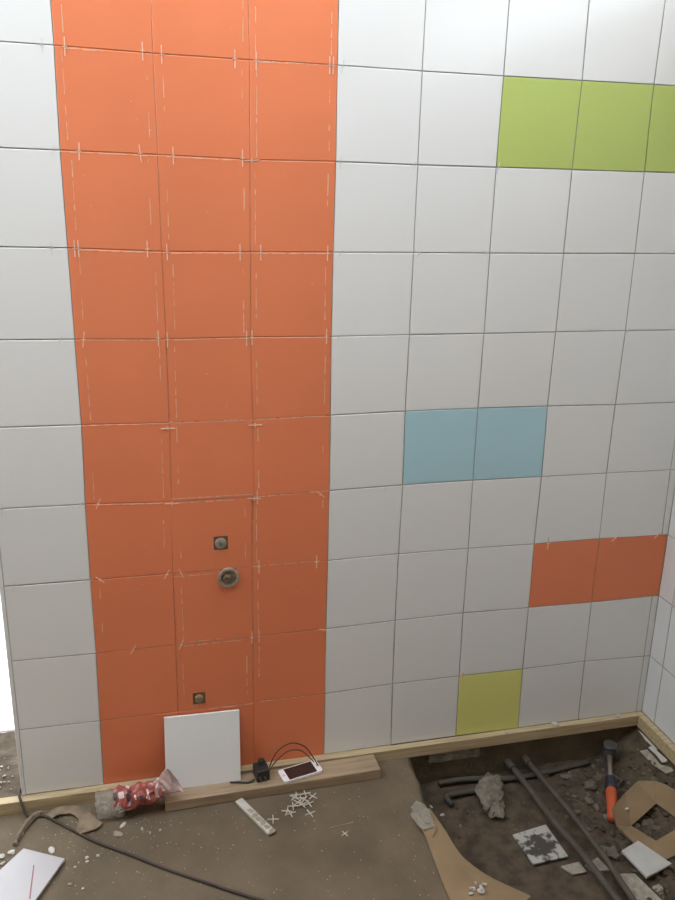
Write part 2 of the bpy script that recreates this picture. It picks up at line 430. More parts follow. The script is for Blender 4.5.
bm = bmesh.new(); box(bm, 0, .592, -.035, .035, 0, .029, 0, .0018)
bd = link('wooden_board', bm, M['board'], None)
bd.location = (.150, -.0655, F + .001); bd.rotation_euler = (0, 0, math.atan2(.008, .583))
tag(bd, 'loose weathered board lying on the floor against the batten', 'board')
BT = F + .030   # board top

# ------------------------------------------------------------------ tiles lying about
def loose_tile(label, pts, z, th=.007, m='white', name='wall_tile'):
    bm = bmesh.new(); fs = slab(bm, [(x, y, z) if True else 0 for x, y in pts], th)
    bmesh.ops.bevel(bm, geom=list(bm.edges), offset=.0008, segments=1, affect='EDGES')
    o = link(name, bm, M[m]); return tag(o, label, 'tile')
# leaning tile
bm = bmesh.new(); box(bm, 0, .2, 0, .0075, 0, .2, 0, .0012)
lt = link('wall_tile', bm, M['white'])
lt.location = (.1555, -.0535, BT + .001); lt.rotation_euler = (-math.radians(12.0), math.radians(1.0), math.radians(-.3))
tag(lt, 'spare white glazed tile leaning upright against the bottom of the orange strip', 'tile')
o = loose_tile('white cut tile with a thin red pencil line, on the floor at bottom left', [(-.193, -.166), (-.092, -.222), (-.182, -.404), (-.318, -.328)], F + .012, .007, 'dustwhite2')
bm = bmesh.new(); slab(bm, [(-.164, -.228, F + .0125), (-.1615, -.228, F + .0125), (-.160, -.330, F + .0125), (-.163, -.330, F + .0125)], .0006)
pm = link('pencil_mark', bm, M['pencil'], o); pm['label'] = 'thin red pencil line'

def at_ground(pts, lift=.004):
    return max(H(x, y)[0] for x, y in pts) + lift
a = [(1.074, -.262), (1.184, -.246), (1.190, -.362), (1.079, -.371)]
loose_tile('square tile lying face down in the pit, smeared with dark mud', [(1.074, -.262), (1.182, -.246), (1.186, -.366), (1.082, -.371)], GZ + .010, .006, 'dirtytile', 'floor_tile')
loose_tile('clean white tile piece in the pit just below the torn carton', [(1.325, -.394), (1.390, -.371), (1.430, -.463), (1.338, -.489)], GZ + .026, .007, 'dustwhite')
loose_tile('dusty pale tile piece at the bottom edge between the pipes and clean piece', [(1.272, -.452), (1.322, -.462), (1.345, -.575), (1.262, -.575)], GZ + .016, .006, 'mortar', 'tile_piece')
loose_tile('small grey tile shard half under the left pipe', [(1.150, -.392), (1.205, -.388), (1.208, -.424), (1.166, -.424)], GZ + .009, .005, 'mortar', 'tile_shard')
loose_tile('small white tile shard wedged between the two long pipes', [(1.214, -.402), (1.262, -.385), (1.270, -.432), (1.222, -.426)], GZ + .009, .005, 'mortar', 'tile_shard')

# strip offcut
bm = bmesh.new(); rs2 = random.Random(5)
L = .152
vsn = 12
for k in range(vsn):
    x0, x1 = L * k / vsn, L * (k + 1) / vsn
box(bm, 0, L, -.011, .011, 0, .007, 0, .001)
so = link('tile_offcut', bm, M['chalk'])
so.location = (.343, -.103, F + .0025); so.rotation_euler = (0, 0, math.atan2(-.138, .068))
tag(so, 'narrow white tile offcut lying on the floor pointing away from the board', 'offcut')
bm = bmesh.new()
for k in range(6):
    rock(bm, (L * (.38 + .12 * k), rs2.uniform(-.003, .003), .0070), (.012, .0085, .0004), k, sub=1)
p = link('mortar_spots', bm, M['mortar'], so); p['label'] = 'grey-brown mortar stains'

# shards by the right wall, lying on the sloped pit side
def shard(label, pts, m='chalk', th=.005):
    bm = bmesh.new(); slab(bm, pts, th); tag(link('tile_shard', bm, M[m]), label, 'shard')
def S(x, y, l=.004): return (x, y, H(x, y)[0] + l)
shard('slim cream shard tucked under the right-hand batten near the corner', [(1.5985, -.0312, -.0465), (1.6000, -.0408, -.0450), (1.6000, -.1190, -.0435), (1.5995, -.1300, -.0440), (1.5960, -.124, -.0480), (1.5950, -.0788, -.050)])
shard('middle white shard beside the right-hand batten, between the slim and the broad shard', [(1.5876, -.1034, -.0560), (1.5960, -.1072, -.0480), (1.5990, -.1767, -.0445), (1.5960, -.1823, -.0468), (1.5874, -.1744, -.0560), (1.5899, -.1403, -.0545)])
shard('broad pale shard lowest on the side of the pit by the right wall', [(1.5700, -.0899, -.0752), (1.5860, -.1028, -.0625), (1.5850, -.172, -.0640), (1.5985, -.2030, -.0530), (1.5960, -.2168, -.0550), (1.5800, -.2074, -.0675), (1.5710, -.1541, -.0750)], 'mortar')

# ------------------------------------------------------------------ fittings in the wall
t = thing('pipe_plug', 'round grey plug in a square hole, upper of the two fittings in the orange strip', 'plug', (.3195, .008, .675))
def disc(bm, r0, y0, y1, cx=0, cz=0, seg=24, r1=None):
    tube(bm, [(cx, y0, cz), (cx, y1, cz)], [r0, r1 if r1 else r0], seg)
bm = bmesh.new(); disc(bm, .0148, -.0055, -.010); disc(bm, .0125, -.010, -.013); link('plug_body', bm, M['zinc'], t)
bm = bmesh.new(); tube(bm, [(0, -.012, 0), (0, -.0150, 0)], .0055, 6); link('square_key', bm, M['neck'], t)
t = thing('water_outlet', 'larger round threaded outlet fitting just below the plug in the orange strip', 'fitting', (.3375, .008, .5795))
def ring(bm, ro, ri, y0, y1, seg=28, cx=0, cz=0):
    R_ = []
    for (r, y) in ((ro, y0), (ro, y1), (ri, y1), (ri, y0)):
        R_.append([bm.verts.new((cx + r * math.cos(2 * PI * k / seg), y, cz + r * math.sin(2 * PI * k / seg))) for k in range(seg)])
    for q in range(4):
        A, B_ = R_[q], R_[(q + 1) % 4]
        for k in range(seg): bm.faces.new((A[k], A[(k + 1) % seg], B_[(k + 1) % seg], B_[k]))
bm = bmesh.new(); ring(bm, .0265, .0205, -.0055, -.015); link('outer_ring', bm, M['zinc'], t, smooth=False)
bm = bmesh.new(); disc(bm, .0206, -.0055, -.0095); link('flange', bm, M['rust'], t)
bm = bmesh.new(); tube(bm, [(-.004, -.006, -.001), (-.004, -.018, -.001)], .0105, 6); ring(bm, .0085, .005, -.018, -.021, 16, -.004, -.001); link('hex_nut', bm, M['rust'], t)
t = thing('pipe_stub', 'small brass pipe stub in a rough hole just above the leaning white tile', 'pipe', (.2535, .008, .2305))
bm = bmesh.new(); disc(bm, .0105, -.0055, -.016, 0, .001); link('stub', bm, M['brass'], t)
bm = bmesh.new(); tube(bm, [(-.001, -.016, .008), (-.001, -.018, -.009)], .0035, 8); link('tab', bm, M['neck'], t)
bm = bmesh.new()
for k in range(9):
    a = k * .7; rock(bm, (.0145 * math.cos(a), -.004, .0155 * math.sin(a)), (.004, .003, .004), k, sub=1)
link('mortar_rim', bm, M['rust'], t)

# ------------------------------------------------------------------ plastic spacers
def spacer_mesh(a, b, w, h, nm):
    bm = bmesh.new(); box(bm, -a / 2, a / 2, -w / 2, w / 2, 0, h); box(bm, -w / 2, w / 2, -b / 2, b / 2, 0, h)
    me = bpy.data.meshes.new(nm); bmesh.ops.recalc_face_normals(bm, faces=bm.faces); bm.to_mesh(me); bm.free(); return me
me_v = spacer_mesh(.009, .036, .0021, .0022, 'spacer_upright'); me_v.materials.append(M['plastic_o'])
me_h = spacer_mesh(.034, .010, .0021, .0022, 'spacer_sideways'); me_h.materials.append(M['plastic_o'])
me_w = spacer_mesh(.009, .028, .0018, .0014, 'spacer_white'); me_w.materials.append(M['spw'])
me_f = spacer_mesh(.030, .030, .0022, .0024, 'spacer_loose'); me_f.materials.append(M['plastic_w'])
ORD = {9: 'top', 8: 'second', 7: 'third', 6: 'fourth', 5: 'fifth', 4: 'sixth', 3: 'seventh', 2: 'eighth', 1: 'ninth', 0: 'lowest'}
def wall_spacer(x, z, rot, me, label, group):
    o = bpy.data.objects.new('tile_spacer', me); C.objects.link(o)
    o.location = (x, .0004, z); o.rotation_euler = (PI / 2, rot, 0)
    if abs(rot) > .2: o.scale = (.75, .75, 1)
    tag(o, label, 'spacer', group)
ORG = [  # x, joint row, kind
 (.022, 9, 'v', .02), (.178, 9, 'v', 0), (.217, 9, 'v', .0), (.372, 9, 'v', .0), (.418, 9, 'v', 0), (.582, 9, 'v', 0), (.590, 9, 'v', .02),
 (.037, 8, 'v', .05), (.164, 8, 'v', -.1), (.234, 8, 'v', 0), (.386, 8, 'v', 0), (.407, 8, 'h', -.05),
 (.014, 7, 'v', 0), (.022, 7, 'v', 0), (.170, 7, 'v', 0), (.213, 7, 'v', 0), (.378, 7, 'v', 0), (.426, 7, 'v', 0), (.585, 7, 'v', 0),
 (.020, 6, 'v', .15), (.186, 6, 'v', 0), (.206, 6, 'v', 0), (.391, 6, 'v', 0), (.404, 6, 'v', 0), (.586, 6, 'v', 0),
 (.200, 5, 'h', 0), (.410, 5, 'h', 0),
 (.028, 4, 'v', .4), (.202, 4, 'h', 0), (.406, 4, 'h', .1), (.414, 4, 'v', 0), (.578, 4, 'h', .7),
 (.020, 3, 'h', .7), (.183, 3, 'v', .5), (.218, 3, 'v', -.4), (.417, 3, 'v', 0), (.570, 3, 'v', 0),
 (.090, 2, 'v', .5), (.212, 2, 'v', .4), (.397, 2, 'v', 0), (.416, 2, 'v', 0), (.592, 2, 'h', .3)]
cols = ['left', 'middle', 'right']
def place_words(x):
    c = min(2, max(0, int(x / .2))); f = (x - c * .2) / .2
    w = 'left edge of' if f < .3 else ('right edge of' if f > .7 else 'midway along')
    return w, cols[c]
seen = {}
for (x, j, k, r) in ORG:
    z = gp(min(2, int(x / .2)), j)[1]
    dz = {('h', 5): -.014, ('h', 4): -.004}.get((k, j), -.001)
    w, cn = place_words(x)
    lab = f'pale spacer, {ORD[j]} joint of orange strip, {w} {cn} column'
    n = seen.get(lab, 0); seen[lab] = n + 1
    if n: lab = lab.replace('pale spacer', 'right-hand pale spacer')
    wall_spacer(x, z + dz, r, me_v if k == 'v' else me_h, lab, 'spacers in the orange strip')
WHT = [(-.022, 9, 0), (-.016, 8, .3), (-.034, 7, 0), (-.030, 6, .4), (-.190, 4, .1), (-.012, 4, .5), (-.182, 3, .2), (-.016, 3, .6),
       (.612, 9, .2), (.612, 8, .1), (.616, 7, .5), (.617, 6, .5), (.790, 8, .3), (.812, 7, .7), (.988, 7, -.6), (1.003, 8, .2),
       (.752, 4, .3), (1.409, 6, .4), (1.384, 5, .3), (1.220, 4, .5)]
nmj = lambda j: ORD[j]
for (x, j, r) in WHT:
    i = math.floor(x / .2 + 1e-6)
    z = gp(i, j)[1]
    if x < 0:
        side = 'outer end' if x < -.1 else 'orange strip side'
        lab = f'grey spacer, {ORD[j]} joint of far left white column, {side}'
    else:
        n = round(x / .2) - 3
        lab = f'grey spacer, {ORD[j]} joint, ' + ('just right of orange strip' if n == 0 else f'{n} white tile{"s" if n > 1 else ""} right of orange strip')
    wall_spacer(x, z - .002, r, me_w, lab, 'spacers between the white tiles')
wall_spacer(1.239, gp(6, 3)[1] - .002, 0, me_v, 'pale spacer on the top edge of the small orange pair, near its left end', 'spacers on the small orange pair')
wall_spacer(1.452, gp(7, 3)[1] - .002, .9, me_v, 'pale spacer on the top edge of the small orange pair, near its middle', 'spacers on the small orange pair')
wall_spacer(1.590, .598, .8, me_v, 'pale spacer on the small orange pair at the room corner', 'spacers on the small orange pair')
wall_spacer(1.005, .2025, .4, me_v, 'pale spacer at the upper left corner of the yellow tile', 'spacers between the white tiles')

FS = [(.499, -.110), (.507, -.127), (.522, -.116), (.541, -.124), (.463, -.166), (.481, -.156), (.497, -.139), (.506, -.152), (.524, -.155), (.422, -.188), (.521, -.186), (.515, -.138), (.470, -.176), (.491, -.121)]
for k, (x, y) in enumerate(FS):
    o = bpy.data.objects.new('tile_spacer', me_f); C.objects.link(o)
    o.location = (x, y, H(x, y)[0] + .0012 + (.0026 * (k % 3) if k not in (3, 4, 9, 10) else 0)); o.rotation_euler = (0, 0, random.uniform(0, 1.5))
    if k == 9: lab = 'loose white cross spacer nearest the tile offcut on the floor'
    elif k == 3: lab = 'loose white cross spacer on the far right of the heap by the board'
    elif k == 10: lab = 'loose white cross spacer lowest on the right of the heap'
    else: lab = 'loose white cross spacer in the tangled heap in front of the phone'
    tag(o, lab, 'spacer', 'loose spacers on the floor')
o = bpy.data.objects.new('tile_spacer', me_f); C.objects.link(o); o.location = (.593, -.277, H(.593, -.277)[0] + .001); o.rotation_euler = (0, 0, .5); o.scale = (.7, .7, 1)
tag(o, 'single white cross spacer alone on the open floor below the thin stick', 'spacer', 'loose spacers on the floor')
bm = bmesh.new(); box(bm, -.032, .032, -.0008, .0008, 0, .0014)
o = link('thin_stick', bm, M['mortar']); o.location = (.592, -.246, H(.592, -.246)[0] + .001); o.rotation_euler = (0, 0, .12)
tag(o, 'thin pale sliver lying on the open floor right of the spacer heap', 'stick')

# ------------------------------------------------------------------ phone, charger, cable
PHZ = BT + .0015
t = thing('mobile_phone', 'white mobile phone with dark screen lying face up on the board', 'phone', (.5195, -.0600, PHZ), math.atan2(.024, .107))
def rrect(w, h, r, z, n=6):
    out = []
    for (cx, cy, a0) in ((w / 2 - r, h / 2 - r, 0), (-w / 2 + r, h / 2 - r, 90), (-w / 2 + r, -h / 2 + r, 180), (w / 2 - r, -h / 2 + r, 270)):
        for k in range(n + 1):
            a = math.radians(a0 + 90 * k / n); out.append((cx + r * math.cos(a), cy + r * math.sin(a), z))
    return out
bm = bmesh.new(); slab(bm, rrect(.116, .052, .008, .0076), .0074); link('phone_body', bm, M['phonew'], t)
bm = bmesh.new(); slab(bm, rrect(.083, .046, .001, .0080), .0005); link('screen', bm, M['screen'], t)
bm = bmesh.new(); tube(bm, [(-.0495, 0, .0076), (-.0495, 0, .0081)], .0045, 16); hb = link('home_button', bm, M['plastic_w'], t)
bm = bmesh.new(); box(bm, .0485, .0497, -.005, .005, .0076, .0080); link('earpiece', bm, M['black'], t)
t.rotation_euler = (math.radians(0), 0, math.atan2(.024, .107))

t = thing('phone_charger', 'black plug-in charger block standing on the board left of the phone', 'charger', (.4120, -.052, BT + .0012), .15)
bm = bmesh.new(); box(bm, -.0185, .0185, -.022, .022, 0, .034, 0, .003); link('charger_body', bm, M['black'], t)
bm = bmesh.new()
tube(bm, [(.003, .010, .034), (.003, .010, .046)], [.011, .009], 12); link('cable_collar', bm, M['black'], t)
for s in (-1, 1):
    bm = bmesh.new(); tube(bm, [(s * .0065 - .004, -.022, .015), (s * .0065 - .004, -.036, .015)], .0022, 8); link('pin', bm, M['steel'], t)
bm = bmesh.new()
pth = smooth_path([(.436, -.046, BT + .024), (.446, -.040, BT + .044), (.466, -.034, .062), (.500, -.030, .074), (.535, -.032, .060), (.555, -.040, .035), (.568, -.048, .012), (.574, -.052, BT + .0065)], 8)
tube(bm, pth, .0016, 8)
tube(bm, smooth_path([(.436, -.050, BT + .018), (.455, -.042, BT + .036), (.490, -.034, .052), (.525, -.033, .048), (.550, -.040, .026), (.562, -.0430, .012)], 8), .0014, 8)
tag(link('charging_cable', bm, M['black'], None, True), 'thin black cable looping up from charger to white phone', 'cable')
bm = bmesh.new(); tube(bm, smooth_path([(.392, -.068, BT + .008), (.375, -.072, BT + .004), (.350, -.066, BT + .0035), (.325, -.0635, BT + .006)], 6), .0024, 8)
tag(link('cord_end', bm, M['black'], None, True), 'short black cord end running left from charger along the board', 'cord')

# power cable on the floor
def G3(x, y, l): return (x, y, H(x, y)[0] + l)
pts = [(-.222, .034, .13), (-.222, .012, .05), (-.222, -.008, .006), (-.2165, -.0325, -.008), (-.198, -.044, -.028), G3(-.175, -.048, .005), G3(-.149, -.057, .005), G3(-.114, -.089, .005), G3(-.06, -.14, .005), G3(-.012, -.182, .005), G3(.072, -.243, .005), G3(.142, -.297, .005), G3(.221, -.352, .005), G3(.329, -.425, .005), G3(.45, -.50, .005), G3(.6, -.62, .005)]
pts[0] = (-.221, .060, -.020); pts[1] = (-.2225, .040, -.010); pts[2] = (-.221, .016, .006); pts[3] = (-.217, -.014, .0065)
bm = bmesh.new(); tube(bm, smooth_path(pts, 6), .0036, 8)
tag(link('power_cable', bm, M['cable'], None, True), 'dusty dark cable running from the wall end diagonally across the floor', 'cable')

# ------------------------------------------------------------------ plastic bag
t = thing('plastic_bag', 'crumpled clear plastic bag with red print lying by the board end', 'bag', (0, 0, 0))
def bag_part(name, a, b, ra, rb, mats, seed, nx=26, na=26, flare=0, fn=None, amp=.010):
    bm = bmesh.new(); A, B_ = Vector(a), Vector(b); ax = (B_ - A)
    tdir = ax.normalized(); s = tdir.cross(Vector((0, 0, 1))).normalized(); u = s.cross(tdir).normalized()
    rings = []
    for i in range(nx + 1):
        q = i / nx; c = A + ax * q
        rw = ra[0] + (rb[0] - ra[0]) * q; rh = ra[1] + (rb[1] - ra[1]) * q
        rg = []
        for k in range(na):
            an = 2 * PI * k / na
            d = s * math.cos(an) * rw + u * math.sin(an) * rh
            p = c + d
            nn = noise.noise(p * 38 + Vector((seed, 0, 0))) * amp + noise.noise(p * 95 + Vector((0, seed, 0))) * amp * .5
            p = p + d.normalized() * nn
            p.z = max(p.z, F + .0035 + .001 * (k % 2))
            rg.append(bm.verts.new(p))
        rings.append(rg)
    for i in range(nx):
        for k in range(na):
            f = bm.faces.new((rings[i][k], rings[i][(k + 1) % na], rings[i + 1][(k + 1) % na], rings[i + 1][k]))
            if fn: f.material_index = fn(f.calc_center_median())
    return link(name, bm, mats, t)
o = bag_part('clear_end', (-.022, -.073, F + .032), (.050, -.080, F + .034), (.030, .034), (.034, .034), M['clear'], 1); o['label'] = 'clear crinkled end of the bag'
def prt(c):
    n = noise.noise(c * 60 + Vector((4, 2, 9)))
    return 1 if n > .36 else (2 if n < -.40 else 0)
o = bag_part('printed_middle', (.028, -.082, F + .040), (.146, -.086, F + .066), (.030, .034), (.020, .024), [M['redfilm'], M['print_w'], M['print_k']], 5, fn=prt); o['label'] = 'red printed middle with white blotches'
o = bag_part('open_mouth', (.128, -.088, F + .070), (.178, -.100, F + .098), (.012, .022), (.008, .040), M['pinkfilm'], 8, amp=.013); o['label'] = 'pale pink torn mouth of the bag'
# ------------------------------------------------------------------ cardboard on the floor
def sheet(name, ctrl, mats, th=.003, nz=.004, sub=3, parent=None, seed=0, zf=None):
    """ctrl: grid rows of 3D points -> subdivided wavy sheet with thickness"""
    rows = [smooth_path(r, sub) for r in ctrl]
    colsn = len(rows[0]); full = []
    for c in range(colsn): full.append(smooth_path([r[c] for r in rows], sub))
    bm = bmesh.new(); T = []; Bm = []
    for col in full:
        tr, br = [], []
        for p in col:
            z = p.z + nz * noise.noise(Vector((p.x * 25, p.y * 25, seed)))
            if zf: z = max(z, H(p.x, p.y)[0] + zf + th)
            tr.append(bm.verts.new((p.x, p.y, z))); br.append(bm.verts.new((p.x, p.y, z - th)))
        T.append(tr); Bm.append(br)
    m, n = len(T), len(T[0])
    for i in range(m - 1):
        for j in range(n - 1):
            bm.faces.new((T[i][j], T[i + 1][j], T[i + 1][j + 1], T[i][j + 1])); bm.faces.new((Bm[i][j], Bm[i][j + 1], Bm[i + 1][j + 1], Bm[i + 1][j]))
    for i in range(m - 1):
        bm.faces.new((T[i][0], Bm[i][0], Bm[i + 1][0], T[i + 1][0])); bm.faces.new((T[i][n - 1], T[i + 1][n - 1], Bm[i + 1][n - 1], Bm[i][n - 1]))
    for j in range(n - 1):
        bm.faces.new((T[0][j], T[0][j + 1], Bm[0][j + 1], Bm[0][j])); bm.faces.new((T[m - 1][j], Bm[m - 1][j], Bm[m - 1][j + 1], T[m - 1][j + 1]))
    return link(name, bm, mats, parent, False)
Z = F + .006
o = sheet('cardboard_strip', [
    [(.792, -.250, Z), (.812, -.245, Z), (.836, -.238, Z)],
    [(.790, -.330, Z), (.818, -.325, Z + .004), (.846, -.318, Z)],
    [(.786, -.400, Z), (.815, -.390, Z + .005), (.852, -.385, Z)],
    [(.782, -.460, Z), (.825, -.450, Z + .004), (.866, -.440, Z)],
    [(.780, -.540, Z), (.845, -.520, Z + .003), (.905, -.498, Z)],
    [(.800, -.640, Z), (.880, -.610, Z + .002), (.968, -.565, Z)]], M['card'], .003, .003, 4, zf=.001)
tag(o, 'torn tan cardboard strip lying along the edge of the pit', 'cardboard')
# crumpled plastic film on its upper end
bm = bmesh.new(); r = bmesh.ops.create_icosphere(bm, subdivisions=4, radius=1)
for v in r['verts']:
    n1 = 1 + .55 * noise.noise(v.co * 1.6) + .18 * noise.noise(v.co * 4)
    v.co = Vector((.806 + v.co.x * .026 * n1, -.270 + v.co.y * .042 * n1, max(Z + .0045, Z + .006 + v.co.z * .007 * n1)))
tag(link('plastic_scrap', bm, M['clear']), 'crumpled clear plastic scrap on the upper end of the cardboard strip', 'plastic scrap')
for k, (x, y, s) in enumerate(((.840, -.522, .007), (.857, -.530, .011), (.872, -.517, .006), (.853, -.510, .005), (.830, -.535, .005))):
    bm = bmesh.new(); rock(bm, (x, y, H(x, y)[0] + .0145), (s, s * .6, .0028), k + 20, rough=.8)
    tag(link('plaster_chip', bm, M['chalk']), 'white plaster chip in the cluster on the tan cardboard strip', 'chip', 'chips on the cardboard strip')
# dark tape mark on the strip : small soiled patch
bm = bmesh.new(); slab(bm, [(.800, -.352, Z + .0105), (.808, -.347, Z + .0105), (.830, -.318, Z + .0105), (.822, -.322, Z + .0105)], .0008)
link('scuff_mark', bm, M['card3'], o)

# torn brown cardboard by the batten at left
cp = [(-.1511, -.0517), (-.1400, -.040), (-.1281, -.0304), (-.107, -.029), (-.0878, -.0314), (-.070, -.040), (-.0566, -.0496), (-.046, -.060), (-.0354, -.0768), (-.024, -.092), (-.0093, -.1118), (-.014, -.124), (-.0258, -.1334), (-.044, -.136), (-.0618, -.1432), (-.072, -.130),
      (-.0700, -.1124), (-.069, -.100), (-.0680, -.0884), (-.076, -.072), (-.0910, -.062), (-.102, -.0605), (-.1134, -.0599), (-.123, -.066), (-.1348, -.0700), (-.145, -.064)]
bm = bmesh.new()
T = [bm.verts.new((x + .003 * noise.noise(Vector((x * 90, y * 90, 0))), y, H(x, y)[0] + .0095 + .007 * noise.noise(Vector((x * 45, y * 45, 7))))) for x, y in cp]
U = [bm.verts.new(v.co - Vector((0, 0, .003))) for v in T]
ft = bm.faces.new(T); fb = bm.faces.new(U[::-1])
for k in range(len(T)): bm.faces.new((T[k], U[k], U[(k + 1) % len(T)], T[(k + 1) % len(T)]))
bmesh.ops.triangulate(bm, faces=[ft, fb])
o = link('torn_cardboard', bm, M['card2'])
tag(o, 'torn flat brown cardboard piece between the cable and plastic bag', 'cardboard')
bm = bmesh.new()
pth = smooth_path([(-.216, -.1420, F + .006), (-.206, -.1000, F + .009), (-.191, -.0680, F + .011), (-.176, -.050, F + .011), (-.163, -.043, F + .009)], 6)
for i in range(len(pth) - 1):
    pass
rg = []
for i, p_ in enumerate(pth):
    tdir = (pth[min(i + 1, len(pth) - 1)] - pth[max(i - 1, 0)]).normalized(); s_ = Vector((-tdir.y, tdir.x, 0))
    w = .007 + .005 * noise.noise(Vector((i * .7, 0, 0)))
    rg.append([bm.verts.new(p_ + s_ * w + Vector((0, 0, -.005))), bm.verts.new(p_ + s_ * w * .3 + Vector((0, 0, .006))), bm.verts.new(p_ - s_ * w * .4 + Vector((0, 0, .004))), bm.verts.new(p_ - s_ * w + Vector((0, 0, -.0055)))])
for i in range(len(rg) - 1):
    for k in range(4): bm.faces.new((rg[i][k], rg[i][(k + 1) % 4], rg[i + 1][(k + 1) % 4], rg[i + 1][k]))
bm.faces.new(rg[0][::-1]); bm.faces.new(rg[-1])
tag(link('curled_paper', bm, M['card2']), 'curled strip of torn brown paper arching left of the cardboard', 'paper')

# ------------------------------------------------------------------ torn carton in the pit
t = thing('torn_carton', 'torn open brown cardboard carton lying in the right of the pit', 'carton', (0, 0, 0))
def panel(name, pts, th=.004):
    bm = bmesh.new(); slab(bm, pts, th)
    bmesh.ops.triangulate(bm, faces=[f for f in bm.faces if len(f.verts) > 4]); return link(name, bm, M['card'], t)
panel('side_panel', [(1.3600, -.2831, -.088), (1.430, -.236, -.086), (1.4910, -.2020, -.083), (1.515, -.208, -.081), (1.5392, -.2166, -.080), (1.5120, -.2680, -.112), (1.4058, -.3132, -.130), (1.37, -.3267, -.135), (1.3636, -.3098, -.125)])
panel('side_panel', [(1.5392, -.2166, -.0785), (1.5560, -.248, -.072), (1.5700, -.290, -.068), (1.59, -.36, -.078), (1.5420, -.3700, -.108), (1.5120, -.2680, -.110)])
panel('bottom_flap', [(1.3636, -.3098, -.124), (1.37, -.3267, -.133), (1.4058, -.3132, -.129), (1.4408, -.378, -.129), (1.5300, -.362, -.1100), (1.55, -.40, -.118), (1.4673, -.4294, -.134), (1.418, -.4402, -.136), (1.3851, -.3901, -.136)])
bm = bmesh.new(); rock(bm, (1.412, -.278, -.103), (.004, .007, .003), 3); tag(link('plaster_chip', bm, M['chalk']), 'tiny pale chip resting on the carton side panel', 'chip')

# ------------------------------------------------------------------ hammer
A = Vector((1.492, -.052, -.096)); B_ = Vector((1.353, -.308, -.124)); dr = (B_ - A).normalized()
t = thing('hammer', 'hammer with dark head and orange grip lying in the pit', 'hammer', A)
lp = lambda s: tuple(dr * s)
sd = dr.cross(Vector((0, 0, 1))).normalized(); upv = sd.cross(dr)
bm = bmesh.new()
tube(bm, [tuple(upv * -.024), tuple(upv * -.020), tuple(upv * .012), tuple(upv * .018), tuple(upv * .030), tuple(upv * .033)], [.016, .0195, .0195, .017, .021, .018], 18)
link('hammer_head', bm, M['steel'], t, False)
bm = bmesh.new(); tube(bm, [lp(.010), lp(.06), lp(.118)], [.0085, .0065, .007], 12); link('neck', bm, M['neck'], t, True)
bm = bmesh.new(); tube(bm, [lp(.108), lp(.114), lp(.152), lp(.160)], [.010, .017, .018, .014], 14); link('collar', bm, M['collar'], t, False)
bm = bmesh.new(); tube(bm, [lp(.154), lp(.162), lp(.19), lp(.225), lp(.245), lp(.266), lp(.273)], [.012, .0165, .0160, .0145, .0150, .0150, .009], 16); link('grip', bm, M['grip'], t, True)

# ------------------------------------------------------------------ pipes
def pipe(label, pts, r, name='grey_pipe', ends=True):
    bm = bmesh.new(); tube(bm, smooth_path(pts, 8), r, 14)
    o = tag(link(name, bm, M['pvc'], None, True), label, 'pipe')
    return o
def coll(o, a, b, r):
    bm = bmesh.new(); tube(bm, [a, b], r, 14); link('pipe_socket', bm, M['pvc'], o)
PZ = GZ + .032
o = pipe('left one of the two long grey pipes running side by side down the pit', [(1.178, -.012, PZ + .004), (1.188, -.13, PZ), (1.196, -.275, PZ), (1.210, -.373, PZ), (1.218, -.509, PZ), (1.222, -.70, PZ)], .0092)
coll(o, (1.176, -.004, PZ + .004), (1.180, -.040, PZ + .003), .0125)
o = pipe('right one of the two long grey pipes running side by side down the pit', [(1.232, -.006, PZ + .010), (1.243, -.111, PZ + .006), (1.256, -.262, PZ + .004), (1.262, -.394, PZ + .002), (1.260, -.495, PZ), (1.252, -.70, PZ)], .0084)
coll(o, (1.231, -.004, PZ + .010), (1.234, -.034, PZ + .009), .0115)
HZ = GZ + .013
o = pipe('grey pipe running along the foot of the back wall under the long pipes', [(.945, -.030, HZ + .003), (1.03, -.030, HZ + .003), (1.16, -.052, HZ), (1.30, -.048, HZ), (1.44, -.032, HZ)], .0082)
o = pipe('short grey pipe stub with an elbow at the left end of pit', [(1.072, -.082, HZ + .002), (.99, -.082, HZ + .002), (.955, -.086, HZ + .002), (.946, -.100, HZ + .004), (.950, -.125, HZ + .004)], .0080)
# concrete block under the batten
bm = bmesh.new(); box(bm, .915, 1.075, -.016, -.003, -.072, -.0415, 0, .002)
tag(link('concrete_block', bm, M['lump']), 'low grey-brown block under the long batten at left end of pit', 'block')

# mortar lump
bm = bmesh.new(); r = bmesh.ops.create_icosphere(bm, subdivisions=4, radius=1)
for v in r['verts']:
    n1 = 1 + .45 * noise.noise(v.co * 1.4 + Vector((3, 1, 0))) + .25 * noise.noise(v.co * 5)
    x, y = v.co.x * .040 * n1, v.co.y * .074 * n1
    v.co = Vector((1.078 + x - y * .45 * -1 * .6, -.112 + y, max(GZ - .002, GZ + .020 + v.co.z * .022 * n1)))
tag(link('mortar_lump', bm, M['lump']), 'jagged pale grey mortar lump lying in pit left of the pipes', 'lump')

